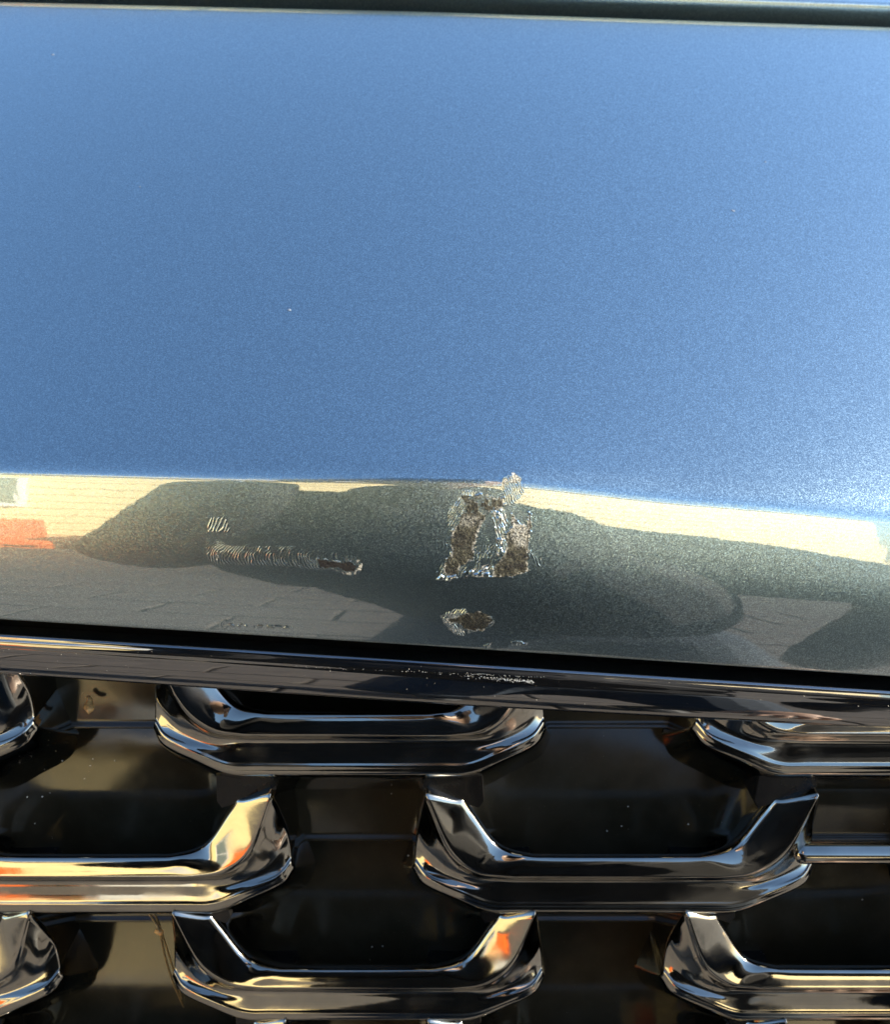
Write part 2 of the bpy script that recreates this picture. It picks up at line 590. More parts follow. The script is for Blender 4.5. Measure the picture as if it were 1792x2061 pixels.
def link_mesh():
    rails = []
    for rl in RAILS:
        half = []
        for hx, y, d in rl:
            _, b, t = on_plane(XC, y, d * mm)
            half.append((hx / 1.52176 / F * t, b - b_ref, d * mm))
        full = [(-a, b, d) for a, b, d in half] + [(a, b, d) for a, b, d in half[:-1][::-1]]
        # straight bar between the two corners: extra points keep the spline flat there
        half2 = half[:-1] + [(half[-2][0] * 0.72 + half[-1][0] * 0.28, half[-2][1] * 0.15 + half[-1][1] * 0.85, half[-1][2]), half[-1]]
        full = [(-a, b, d) for a, b, d in half2] + [(a, b, d) for a, b, d in half2[:-1][::-1]]
        rails.append(catmull(full, 9))
    rails = np.array(rails)                      # rail, station, 3
    ns = rails.shape[1]
    sects = []
    for j in range(ns):
        sects.append(catmull(rails[:, j, :], 4))
    S = np.array(sects)                          # station, section, 3
    # caps: run the ends back into the grille
    def cap(sec, sign):
        c1 = sec.copy(); c1[:, 1] -= 0.0006; c1[:, 2] = np.minimum(c1[:, 2], sec[:, 2]) - 0.001
        c2 = sec.copy(); c2[:, 1] -= 0.0012; c2[:, 2] = np.minimum(c2[:, 2], -0.030)
        return c1, c2
    a1, a2 = cap(S[0], -1)
    e1, e2 = cap(S[-1], 1)
    S = np.concatenate([[a2], [a1], S, [e1], [e2]])
    return S
S = link_mesh()
def gv(a, b, d):
    p = GD * b + GN * d
    return (a, p[0], p[1])
LV = [gv(*p) for p in S.reshape(-1, 3)]
LF = grid_faces(S.shape[0], S.shape[1], True)

# backing of the grille: glossy black plates with a stepped ledge in every cell
P_X = 0.973 * 1640 / 1.52176 / F * on_plane(XC, 2790, 0)[2]
rows_px = [2380, 2799, 3128]
b_rows = [on_plane(1363, y, 0)[1] for y in rows_px]
pitch = b_rows[2] - b_rows[1]
b_rows = [b_rows[0] - (b_rows[1] - b_rows[0])] + b_rows + [b_rows[2] + pitch, b_rows[2] + 2 * pitch, b_rows[2] + 3 * pitch]
a_B = on_plane(XC, 2790, 0)[0]
# columns: even rows in b_rows index (1,3,5) hold links centred at a_B - P_X/2 + n P_X ; (2,4) at a_B + n P_X
def row_shift(i):
    return 0.0 if i % 2 == 0 else -P_X / 2 + (0.006 if i < 3 else 0.0005)

def sstep0(a, b, x):
    t = min(1, max(0, (x - a) / (b - a)))
    return t * t * (3 - 2 * t)

def backing():
    na, nbb = 261, 520
    A = np.linspace(-0.75, 0.75, na)
    B = np.linspace(-0.10, b_rows[-1] + 0.05, nbb)
    ledB = [on_plane(1120, 2567, -0.030)[1]]
    ledA = [on_plane(1800, 2225, -0.030)[1], on_plane(1800, 2815, -0.030)[1]]
    per = ledA[1] - ledA[0]
    V = np.zeros((nbb, na, 3))
    def prof(ph):
        # ph: distance below the last ledge, in metres (0..per)
        if ph < 0.0015:
            return -0.0285 - 0.0045 * (ph / 0.0015) ** 2
        if ph < 0.005:
            return -0.033 - 0.012 * ((ph - 0.0015) / 0.0035)
        bead = 0.0016 * math.exp(-((per - 0.0012 - ph) / 0.0011) ** 2)
        return -0.045 + 0.0165 * (1 - (1 - (ph - 0.005) / (per - 0.005)) ** 1.7) + bead
    for i, b in enumerate(B):
        dA = prof((b - ledA[0]) % per)
        dB = prof((b - ledB[0]) % per)
        for j, a in enumerate(A):
            # weight of the column kind: centre of a B column is where rows 0,2 have a link... smooth switch
            ph = ((a - (a_B - P_X / 2)) / P_X) % 1.0
            w = float(sstep0(0.20, 0.30, abs(ph - 0.5)))
            d = dB * w + dA * (1 - w)
            V[i, j] = gw(a, b, d)
    return V.reshape(-1, 3), grid_faces(nbb, na, True)
bv, bf = backing()
grille = link_car('grille', bv, bf, M_BLACK)

def to_local(o, parent):
    o.parent = parent
protos = {}
mount_me = None
def link_proto(kind, clip_px):
    if kind not in protos:
        vv = LV
        if clip_px:
            lim = on_plane(1363, clip_px, 0)[1] - b_rows[1]
            sc = S.reshape(-1, 3).copy()
            sc[:, 1] = np.maximum(sc[:, 1], lim)
            vv = [gv(*p) for p in sc]
        me = bpy.data.meshes.new('grille_link')
        me.from_pydata([tuple(map(float, v)) for v in vv], [], LF)
        me.update()
        me.polygons.foreach_set('use_smooth', [True] * len(me.polygons))
        me.materials.append(M_CHROME)
        protos[kind] = me
    return protos[kind]
for i, b in enumerate(b_rows):
    for n in range(-4, 5):
        a = a_B + row_shift(i) + n * P_X
        if abs(a) > 0.70 or i == 0:
            continue
        kind, clip = 'full', None
        if i == 1:
            kind, clip = ('left', 2035) if a < -0.2 else (('mid', 2075) if a < 0.05 else ('right', 2140))
        proto = link_proto(kind, clip)
        sx_ = 1.0
        if i == 1:
            da, sx_ = (0.008, 0.95) if a < -0.2 else ((-0.0055, 0.93) if a < 0.05 else (-0.003, 1.0))
            a += da
        if i == 3:
            sx_ = 0.968
            a += 0.007 if a < -0.2 else (-0.004 if a > 0.05 else 0.0)
        o = bpy.data.objects.new('grille_link', proto)
        p = gw(a, b, 0)
        o.scale = (sx_, 1, 1)
        o.location = (p[0], p[1] - 0.9, p[2])
        C.objects.link(o)
        o.parent = grille
        # black mounts behind the arm tips
        for sgn in ((-1, 1) if i > 1 else ()):
            if mount_me is None:
                t0 = on_plane(XC, 2440, 0)
                k = t0[2] / 1.52176 / F
                bt = t0[1] - b_ref
                def rb(hx_, y_):
                    q = on_plane(XC, y_, 0)
                    return (hx_ / 1.52176 / F * q[2], q[1] - b_ref)
                ring = [rb(*q) for q in ((604, 2438), (560, 2452), (500, 2470), (428, 2492), (415, 2470), (425, 2390), (600, 2385), (612, 2420))]
                cx = sum(r[0] for r in ring) / len(ring)
                cb = sum(r[1] for r in ring) / len(ring)
                vv = []
                for d, sh in ((-0.034, 0.0), (-0.0045, 0.0), (-0.0030, 0.035)):
                    for (aa, bb) in ring:
                        low = 0.0035 if (bb > cb and aa > cx and d > -0.03) else 0.0
                        vv.append(gv(aa + (cx - aa) * sh, bb + (cb - bb) * sh, d + low))
                nn = len(ring)
                ff = []
                for s in range(2):
                    for q in range(nn):
                        ff.append((s * nn + q, s * nn + (q + 1) % nn, (s + 1) * nn + (q + 1) % nn, (s + 1) * nn + q))
                ff.append(tuple(range(2 * nn, 3 * nn)))
                mount_me = bpy.data.meshes.new('link_mount')
                mount_me.from_pydata([tuple(map(float, v)) for v in vv], [], ff)
                mount_me.update()
                mount_me.materials.append(M_MOUNT)
            mo = bpy.data.objects.new('link_mount', mount_me)
            mo.location = o.location
            mo.scale = (sgn * sx_, 1, 1)
            C.objects.link(mo)
            mo.parent = grille

# chrome crossbar with a rounded end, right of the middle link
def crossbar():
    pts, rad = [], []
    x0 = 2425
    ac, bc, t = on_plane(x0, 2610, -0.006)
    r = 36 / 1.52176 / F * t
    for k in range(10):
        th = pi / 2 * k / 9
        pts.append((ac + r * (1 - cos(th)), sin(th) * r))
    for k in range(1, 14):
        pts.append((ac + r + 0.16 * k / 13, r))
    Vv, Ff = [], []
    ns = 20
    for (a, rr) in pts:
        for k in range(ns):
            th = 2 * pi * k / ns
            Vv.append(gw(a, bc + 0.001 * (a - ac) + rr * cos(th), -0.006 + rr * 0.9 * sin(th)))
    for i in range(len(pts) - 1):
        for k in range(ns):
            Ff.append((i * ns + k, (i + 1) * ns + k, (i + 1) * ns + (k + 1) % ns, i * ns + (k + 1) % ns))
    Ff.append(tuple((len(pts) - 1) * ns + k for k in range(ns)))
    return Vv, Ff
cv, cf = crossbar()
link_car('grille_bar', cv, cf, M_CHROME, grille)

# ------------------------------------------------------------------ the rest of the car's body (outside the frame): keeps sun and sky out from behind
def loft_body():
    V, Fc = [], []
    secs = [(0.30, 0.83, 0.62, 0.98), (0.55, 0.93, 0.45, 1.02), (1.2, 0.95, 0.30, 1.06), (2.2, 0.96, 0.28, 1.06), (4.2, 0.95, 0.30, 1.08), (4.75, 0.86, 0.45, 1.0)]
    for (y, hw, z0, z1) in secs:
        for (sx, z) in ((-1, z0), (-1, (z0 + z1) / 2), (-1, z1)):
            V.append((sx * hw * (0.96 if z != (z0 + z1) / 2 else 1), y, z))
        for (sx, z) in ((1, z1), (1, (z0 + z1) / 2), (1, z0)):
            V.append((sx * hw * (0.96 if z != (z0 + z1) / 2 else 1), y, z))
    n = 6
    for i in range(len(secs) - 1):
        for k in range(n):
            if k == 2 and i < 2:
                continue
            Fc.append((i * n + k, (i + 1) * n + k, (i + 1) * n + (k + 1) % n, i * n + (k + 1) % n))
    Fc.append(tuple((len(secs) - 1) * n + k for k in range(n)))
    return V, Fc
bv2, bf2 = loft_body()
link_car('body_shell', bv2, bf2, M_PAINT)
# lower bumper below the grille
gb = gw(0, b_rows[-1] + 0.045, -0.03)
bevel = []
for x in np.linspace(-0.8, 0.8, 21):
    yo = 0.12 * x * x
    for (yy, zz) in ((gb[1] + 0.02, gb[2] + 0.005), (gb[1] - 0.035, gb[2]), (gb[1] - 0.05, gb[2] - 0.08), (gb[1] - 0.02, gb[2] - 0.22), (gb[1] + 0.2, gb[2] - 0.28)):
        bevel.append((x, yy + yo, zz))
link_car('lower_bumper', bevel, grid_faces(21, 5, True), M_PAINT)
# cabin: windscreen and roof, far behind
cv = [(-0.78, 1.35, 1.10), (0.78, 1.35, 1.10), (0.62, 2.0, 1.62), (-0.62, 2.0, 1.62), (0.62, 3.6, 1.66), (-0.62, 3.6, 1.66), (0.80, 4.5, 1.08), (-0.80, 4.5, 1.08)]
link_car('windscreen', cv[:4], [(0, 1, 2, 3)], M_GLASS)
link_car('roof', [cv[3], cv[2], cv[4], cv[5], cv[6], cv[7], (-0.80, 1.33, 1.07), (0.80, 1.33, 1.07)], [(0, 1, 2, 3), (3, 2, 4, 5), (0, 3, 5, 6), (1, 7, 4, 2)], M_PAINT)

# ------------------------------------------------------------------ damage on the front face
def lip_point(xd, yd):
    """picture point on the front face -> world point, outward normal"""
    u = (xd - W2) / F
    _, _, lip, _, _ = LIPC(xd)
    v = np.array([((-SP * p[0] - CP * p[1]) / (CP * p[0] - SP * p[1])) for p in lip])
    vy = (yd - H2) / F
    Y = np.interp(vy, v, [p[0] for p in lip])
    Z = np.interp(vy, v, [p[1] for p in lip])
    return u, Y, Z
_lipcache = {}
def LIPC(xd):
    k = round(xd * 2) / 2
    if k not in _lipcache:
        _lipcache[k] = column(k)
    return _lipcache[k]

def vnoise(X, Y, scale, seed):
    r = np.random.default_rng(seed)
    gx = X / scale
    gy = Y / scale
    n = 256
    T = r.random((n, n))
    xi = np.floor(gx).astype(int)
    yi = np.floor(gy).astype(int)
    fx = gx - xi
    fy = gy - yi
    fx = fx * fx * (3 - 2 * fx)
    fy = fy * fy * (3 - 2 * fy)
    a = T[yi % n, xi % n]; b = T[yi % n, (xi + 1) % n]
    c = T[(yi + 1) % n, xi % n]; d = T[(yi + 1) % n, (xi + 1) % n]
    return (a * (1 - fx) + b * fx) * (1 - fy) + (c * (1 - fx) + d * fx) * fy

def fbm(X, Y, scale, seed):
    return (vnoise(X, Y, scale, seed) * 0.5 + vnoise(X, Y, scale / 2, seed + 1) * 0.3 + vnoise(X, Y, scale / 4, seed + 2) * 0.2)

def poly_sdf(X, Y, poly):
    """signed distance (px), positive inside"""
    poly = np.array(poly, float)
    d = np.full(X.shape, 1e9)
    inside = np.zeros(X.shape, bool)
    n = len(poly)
    for i in range(n):
        a = poly[i]; b = poly[(i + 1) % n]
        e = b - a
        wx = X - a[0]; wy = Y - a[1]
        t = np.clip((wx * e[0] + wy * e[1]) / (e @ e + 1e-9), 0, 1)
        d = np.minimum(d, np.hypot(wx - t * e[0], wy - t * e[1]))
        c = (a[1] > Y) != (b[1] > Y)
        xin = (b[0] - a[0]) * (Y - a[1]) / (b[1] - a[1] + 1e-12) + a[0]
        inside ^= c & (X < xin)
    return np.where(inside, d, -d)

def sstep(a, b, x):
    t = np.clip((x - a) / (b - a), 0, 1)
    return t * t * (3 - 2 * t)

def damage_patch(name, box, step, build, label):
    x0, x1, y0, y1 = box
    xs = np.arange(x0, x1 + step, step)
    ys = np.arange(y0, y1 + step, step)
    X, Y = np.meshgrid(xs, ys)
    h, exposed, deep, *ck = build(X, Y) 
    chalk_glint = ck[0] if ck else np.zeros(X.shape)            # height in mm above the paint, masks
    edge = np.minimum.reduce([X - xs[0], xs[-1] - X, Y - ys[0], ys[-1] - Y])
    base = 0.03 * sstep(0.0, step * 2, edge) - 0.03
    H = (h + 0.035) * mm
    P = np.zeros(X.shape + (3,))
    for j, xd in enumerate(xs):
        yc, zc, lip, f_p, tr = column(float(xd))
        u = (xd - W2) / F
        lp = np.array(lip)
        # continue over the crease on to the panel
        ext = np.array([(yc + t, f_p(t)) for t in np.linspace(0.0005, 0.02, 20)])[::-1]
        lp = np.concatenate([ext, lp])
        v = (-SP * lp[:, 0] - CP * lp[:, 1]) / (CP * lp[:, 0] - SP * lp[:, 1])
        vy = (ys - H2) / F
        Yw = np.interp(vy, v, lp[:, 0]); Zw = np.interp(vy, v, lp[:, 1])
        s = np.interp(vy, v[:-1], np.arctan2(-np.diff(lp[:, 1]), -np.diff(lp[:, 0])))
        ny, nz = -np.sin(s), np.cos(s)
        Yd = Yw + ny * H[:, j]; Zd = Zw + nz * H[:, j]
        dep = Yw * CP - Zw * SP
        P[:, j, 0] = u * dep
        P[:, j, 1] = Yd
        P[:, j, 2] = CAM_Z + Zd
    act = (h > -0.02) & (h < 50)
    keep = (np.abs(h) > 0.004) | (exposed > 0.02)
    # grow the kept area by one cell
    k2 = keep.copy()
    k2[1:] |= keep[:-1]; k2[:-1] |= keep[1:]; k2[:, 1:] |= keep[:, :-1]; k2[:, :-1] |= keep[:, 1:]
    rim = k2 & ~keep
    nr, nc = X.shape
    idx = -np.ones(X.shape, int)
    faces = []
    used = []
    for i in range(nr - 1):
        for j in range(nc - 1):
            if k2[i, j] and k2[i + 1, j] and k2[i, j + 1] and k2[i + 1, j + 1]:
                q = []
                for (a, b) in ((i, j), (i + 1, j), (i + 1, j + 1), (i, j + 1)):
                    if idx[a, b] < 0:
                        idx[a, b] = len(used)
                        used.append((a, b))
                    q.append(idx[a, b])
                faces.append(tuple(q))
    vv = [P[a, b] for a, b in used]
    at = {'exposed': [exposed[a, b] for a, b in used], 'deep': [deep[a, b] for a, b in used], 'chalk_glint': [chalk_glint[a, b] for a, b in used]}
    o = link_car(name, vv, faces, M_DAMAGE, panel, attrs=at)
    o['label'] = label
    return o

def arcs(X, Y, region, period, curve, seed, amp, jitter=2.5):
    """chatter marks: curved ripples across a stroke; region 0..1"""
    wob = (vnoise(X, Y, 9, seed) - 0.5) * jitter * 2
    ph = (X + curve(X, Y) + wob) / period
    rip = np.abs(np.sin(pi * ph)) ** 5
    br = sstep(0.42, 0.68, vnoise(X, Y * 0.7, 9, seed + 5))
    return amp * rip * region * (0.48 + 0.52 * br)

# main scrape (crop of the photograph at 3.17 px per full-size px from (1200,1400) is 1744 wide)
def cz(px, py):
    return ((1200 + px / 3.171) / 1.52176, (1400 + py / 3.171) / 1.52176)
def cpoly(pts):
    return [cz(*p) for p in pts]
def build_main(X, Y):
    wob = (fbm(X, Y, 10, 3) - 0.5)
    Xw = X + wob * 9
    Yw = Y + (fbm(X, Y, 10, 23) - 0.5) * 9
    left = cpoly([(690, 380), (860, 370), (1000, 400), (1090, 400), (1080, 500), (960, 520), (880, 640), (820, 760), (800, 870), (790, 990), (680, 1060), (640, 1140), (520, 1130), (510, 1060), (580, 960), (590, 880), (575, 790), (600, 710), (660, 650), (690, 540)])
    right = cpoly([(1170, 560), (1235, 640), (1310, 680), (1345, 540), (1355, 640), (1320, 960), (1325, 1110), (1180, 1150), (985, 1160), (1000, 1060), (1090, 970), (1120, 860), (1110, 740), (1180, 680)])
    sl = poly_sdf(Xw, Yw, left)
    sr = poly_sdf(Xw, Yw, right)
    ex = np.maximum(sstep(-1.8, 0.2, sl), sstep(-1.8, 0.2, sr))
    upper = cpoly([(690, 300), (1290, 300), (1290, 420), (1110, 520), (700, 540), (540, 560)])
    holes = sstep(0.45, 0.66, vnoise(X, Y, 7, 77)) * sstep(-2, 2, poly_sdf(X, Y, cpoly([(600, 340), (1130, 340), (1130, 560), (900, 560), (660, 540), (560, 540)])))
    ex = ex * (1 - 0.75 * holes)
    # curved ripples around it
    rg = cpoly([(700, 320), (820, 330), (840, 420), (690, 560), (660, 660), (590, 730), (550, 740), (545, 540), (620, 430)])
    mid = cpoly([(960, 520), (1010, 480), (1110, 520), (1130, 640), (1100, 760), (1130, 900), (1090, 970), (1020, 960), (1010, 800), (1000, 680)])
    bot = cpoly([(430, 1090), (520, 1000), (620, 940), (780, 860), (1000, 850), (1100, 960), (1000, 1060), (940, 1150), (760, 1150), (560, 1200), (430, 1190)])
    top = cpoly([(1080, 260), (1190, 160), (1260, 260), (1300, 330), (1250, 400), (1150, 480), (1100, 420)])
    sideR = cpoly([(1340, 930), (1400, 940), (1460, 1000), (1440, 1110), (1400, 1060)])
    sideL = cpoly([(395, 800), (560, 820), (580, 910), (420, 900)])
    h = np.zeros(X.shape)
    for pl, per, cv, seed, amp in (
            (rg, 5.2, lambda X, Y: (Y - Y.mean()) * 0.55, 5, 0.16), (mid, 5.5, lambda X, Y: -(Y - Y.mean()) * 0.30, 9, 0.20),
            (bot, 6.5, lambda X, Y: (Y - Y.mean()) * 0.5, 15, 0.15), (top, 5.0, lambda X, Y: (Y - Y.mean()) * -0.45, 19, 0.07),
            (sideR, 5.5, lambda X, Y: (Y - Y.mean()) * -0.35, 25, 0.10), (sideL, 6.5, lambda X, Y: (Y - Y.mean()) * -0.1, 29, 0.05)):
        rgn = sstep(-1.0, 3.0, poly_sdf(X, Y, pl))
        h = np.maximum(h, arcs(X, Y, rgn, per, cv, seed, amp))
    # lumpy molten beads along the lower edge and the mid seam
    bead = cpoly([(430, 1100), (520, 1160), (680, 1120), (930, 1030), (990, 1060), (990, 1165), (760, 1170), (560, 1205), (430, 1190)])
    bl = sstep(-1, 2.5, poly_sdf(X, Y, bead))
    lump = sstep(0.46, 0.74, vnoise(X * 0.8 + Y * 0.3, Y, 6.5, 41))
    h = np.maximum(h, bl * lump * 0.50)
    seam = sstep(-1, 2, poly_sdf(X, Y, mid)) * sstep(0.55, 0.75, vnoise(X, Y, 6, 47))
    h = np.maximum(h, seam * 0.40)
    # rim of curled paint round the bare patches
    for s in (sl, sr):
        h = np.maximum(h, np.exp(-((s + 1.6) / 1.5) ** 2) * 0.20 * sstep(0.52, 0.72, vnoise(X, Y, 7, 53)))
    h = h * (1 - ex) + ex * (fbm(X, Y, 5, 61) * 0.16 - 0.03)
    d1 = sstep(-2, 6, poly_sdf(Xw, Yw, cpoly([(520, 1060), (640, 1080), (630, 1140), (510, 1140)])))
    d2 = sstep(-2, 8, poly_sdf(Xw, Yw, cpoly([(1020, 1040), (1300, 1000), (1300, 1080), (1010, 1130)])))
    d3 = sstep(-2, 10, poly_sdf(Xw, Yw, cpoly([(575, 720), (720, 700), (760, 800), (740, 900), (600, 900)])))
    d4 = sstep(-1, 3, poly_sdf(Xw, Yw, cpoly([(1120, 930), (1310, 930), (1310, 965), (1110, 970)])))
    deep = np.clip(np.maximum.reduce([d1, d2 * 0.8, d3 * 0.65, d4 * 0.7]), 0, 1) * (0.5 + 0.5 * vnoise(X, Y, 6, 71))
    rim = np.maximum(np.exp(-((sl - 1) / 2.2) ** 2), np.exp(-((sr - 1) / 2.2) ** 2)) * sstep(0.40, 0.66, vnoise(X, Y, 6, 59))
    chalk_glint = np.clip(rim * 0.8 + sstep(-2, 12, poly_sdf(Xw, Yw, cpoly([(1180, 560), (1360, 540), (1340, 900), (1200, 900), (1130, 760)]))) * 0.7
                    + 0.35 * sstep(-2, 8, poly_sdf(Xw, Yw, cpoly([(690, 540), (900, 560), (800, 700), (650, 680)]))), 0, 1)
    glint = bl * sstep(0.60, 0.70, vnoise(X * 0.7 + Y * 0.4, Y, 3.4, 83)) + sstep(-1, 2, poly_sdf(X, Y, mid)) * sstep(0.60, 0.68, vnoise(X, Y * 0.6, 3.8, 87))  # bright glints on beads and seam, painted as pale flecks
    glint = glint + sstep(-1, 2, poly_sdf(Xw, Yw, cpoly([(1090, 200), (1180, 130), (1250, 190), (1250, 250), (1120, 240), (1080, 310), (1070, 240)]))) * sstep(0.30, 0.55, fbm(X, Y, 9, 91))  # cream reflection at the crease, painted in as pale colour
    glint = np.clip(glint, 0, 1)
    ex = np.maximum(ex, glint * 0.9)
    chalk_glint = np.maximum(chalk_glint, glint * (1 - sstep(-1, 1, np.maximum(sl, sr))))
    return h, ex, deep * (1 - glint), chalk_glint
x0, y0 = cz(380, 150)
x1, y1 = cz(1480, 1215)
damage_patch('paint_scrape', (x0, x1, y0, y1), 0.85, build_main, 'large rippled scrape with two bare brown patches')

def build_low(X, Y):
    Xw = X + (fbm(X, Y, 9, 103) - 0.5) * 8
    Yw = Y + (fbm(X, Y, 9, 123) - 0.5) * 8
    core = cpoly([(540, 1560), (640, 1560), (720, 1500), (860, 1500), (950, 1540), (985, 1600), (880, 1690), (730, 1690), (660, 1620), (540, 1610)])
    sc = poly_sdf(Xw, Yw, core)
    ex = sstep(-0.6, 1.2, sc)
    ring = cpoly([(470, 1530), (620, 1470), (720, 1470), (740, 1520), (640, 1570), (640, 1620), (720, 1700), (700, 1740), (600, 1720), (510, 1620)])
    h = arcs(X, Y, sstep(-1, 3, poly_sdf(X, Y, ring)), 5.2, lambda X, Y: -np.abs(Y - cz(0, 1590)[1]) * 0.55, 131, 0.34)
    h = np.maximum(h, np.exp(-((sc + 1.4) / 1.4) ** 2) * 0.16 * sstep(0.5, 0.7, vnoise(X, Y, 6, 137)))
    drip = poly_sdf(X, Y, cpoly([(860, 1840), (980, 1790), (1030, 1840), (1010, 1865), (900, 1865)]))
    h = np.maximum(h, sstep(-1, 2, drip) * 0.34 * sstep(0.4, 0.7, vnoise(X, Y, 6, 149)))
    dr2 = poly_sdf(X, Y, cpoly([(1100, 1800), (1220, 1780), (1320, 1790), (1310, 1830), (1190, 1830)]))
    h = np.maximum(h, sstep(-1, 2, dr2) * 0.25 * sstep(0.5, 0.72, vnoise(X, Y, 6, 151)))
    h = h * (1 - ex) + ex * (fbm(X, Y, 5, 161) * 0.15 - 0.03)
    deep = sstep(-1, 5, sc) * 0.8 * (0.4 + 0.6 * vnoise(X, Y, 6, 163))
    chalk_glint = np.exp(-((sc - 0.8) / 1.8) ** 2) * 0.9 * sstep(0.4, 0.65, vnoise(X, Y, 6, 139))
    glint = sstep(-1, 3, poly_sdf(X, Y, ring)) * sstep(0.60, 0.70, vnoise(X * 0.8 + Y * 0.4, Y, 3.6, 171)) * (1 - ex)  # glints on the ripples round the chip, put into the colour
    return h, np.maximum(ex, glint), deep, np.maximum(chalk_glint, glint)
x0, y0 = cz(440, 1440)
x1, y1 = cz(1340, 1868)
damage_patch('paint_chip', (x0, x1, y0, y1), 0.85, build_low, 'small bare chip close to the lower edge')

# long chatter scrape on the left (crop 3.258 px per full-size px from (600,1550))
def dz(px, py):
    return ((600 + px / 3.258) / 1.52176, (1550 + py / 3.258) / 1.52176)
def dpoly(pts):
    return [dz(*p) for p in pts]
def build_long(X, Y):
    Xw = X + (fbm(X, Y, 8, 203) - 0.5) * 6
    Yw = Y + (fbm(X, Y, 8, 223) - 0.5) * 6
    strip = dpoly([(95, 330), (200, 330), (380, 380), (560, 390), (760, 390), (1000, 390), (1200, 430), (1420, 465), (1600, 500), (1670, 560), (1650, 680), (1540, 705), (1380, 660), (1200, 640), (900, 600), (500, 590), (200, 580), (130, 540), (90, 450)])
    rgn = sstep(-0.5, 3.5, poly_sdf(X, Y, strip))
    bend = lambda X, Y: ((Y - dz(0, 480)[1]) / 9.0) ** 2 * -2.2 + (Y - dz(0, 480)[1]) * 0.35
    h = arcs(X, Y, rgn, 6.3, bend, 207, 0.075, 3.2)
    upper = dpoly([(105, 110), (300, 110), (330, 200), (370, 265), (120, 260)])
    h = np.maximum(h, arcs(X, Y, sstep(-0.5, 3, poly_sdf(X, Y, upper)), 8.0, lambda X, Y: (Y - Y.mean()) * 0.5, 211, 0.13))
    core = dpoly([(1215, 535), (1380, 555), (1560, 560), (1600, 600), (1580, 650), (1500, 650), (1430, 610), (1240, 615)])
    sc = poly_sdf(Xw, Yw, core)
    ex = sstep(-0.6, 1.0, sc)
    rimp = dpoly([(1560, 520), (1650, 540), (1665, 640), (1620, 690), (1480, 690), (1440, 650), (1580, 660), (1620, 600)])
    ex2 = sstep(-0.6, 1.2, poly_sdf(Xw, Yw, rimp)) * sstep(0.25, 0.6, vnoise(X, Y, 5, 231))
    nick = sstep(-0.6, 1.2, poly_sdf(Xw, Yw, dpoly([(190, 450), (215, 470), (225, 545), (205, 550)])))
    ext = np.maximum.reduce([ex, ex2, nick])
    h = np.maximum(h, np.exp(-((sc + 1.4) / 1.3) ** 2) * 0.13 * sstep(0.45, 0.65, vnoise(X, Y, 6, 241)))
    h = h * (1 - ext) + ext * (fbm(X, Y, 4, 233) * 0.12 - 0.03)
    return h, ext, ex, np.maximum(ex2, nick) * 0.7
x0, y0 = dz(80, 90)
x1, y1 = dz(1690, 720)
damage_patch('paint_scrape', (x0, x1, y0, y1), 0.85, build_long, 'long narrow chatter scrape ending in a dark brown chip')

def build_edge(X, Y):
    yl = np.vectorize(lip_y)(X)
    c0 = np.hypot((X - 452), (Y - 1256) * 1.1)
    h = np.exp(-((c0 - 8) / 1.6) ** 2) * 0.13 + np.exp(-((c0 - 4) / 1.2) ** 2) * 0.08
    h = h * (X < 456)
    line = np.exp(-((Y - (1257 + (X - 460) * 0.045)) / 2.4) ** 2) * (X > 456) * (X < 590)
    h = np.maximum(h, line * 0.24 * sstep(0.5, 0.72, vnoise(X, Y * 1.0, 5, 301)))
    return h, np.zeros(X.shape), np.zeros(X.shape)
damage_patch('paint_nick', (438, 600, 1243, 1272), 0.85, build_edge, 'thin nick along the lower edge')

# flat stone chips on the panel
def panel_point(xd, yd):
    u = (xd - W2) / F
    yc, zc, lip, f_p, tr = column(xd)
    v = (yd - H2) / F
    sl = (-SP - v * CP) / (CP - v * SP)
    lo, hi = 0.0, tr
    for _ in range(50):
        m_ = (lo + hi) / 2
        if f_p(m_) - sl * (yc + m_) < 0:
            lo = m_
        else:
            hi = m_
    return np.array(to_world(u, yc + lo, f_p(lo)))
def stone_chip(xd, yd, r):
    c = panel_point(xd, yd)
    nrm = np.array((0, -sin(R(20)), cos(R(20))))
    tx = np.array((1, 0, 0)); ty = np.cross(nrm, tx)
    Vv = [c + nrm * 0.00012]
    n = 9
    for rr, hh in ((0.55, 0.0002), (1.0, 0.00004)):
        for k in range(n):
            th = 2 * pi * k / n
            q = r * rr * (0.7 + 0.5 * rnd.random())
            Vv.append(c + nrm * hh + tx * q * cos(th) * 1.3 + ty * q * sin(th))
    Ff = [(0, 1 + k, 1 + (k + 1) % n) for k in range(n)]
    Ff += [(1 + k, 1 + n + k, 1 + n + (k + 1) % n, 1 + (k + 1) % n) for k in range(n)]
    link_car('stone_chip', Vv, Ff, M_CHIP, panel)
for (xd, yd, r) in ((1476, 424, 0.0007), (1541, 326, 0.0004), (582, 624, 0.0006), (106, 110, 0.0006), (281, 376, 0.0003), (655, 1075, 0.0003)):
    if yd < 930:
        stone_chip(xd, yd, r)

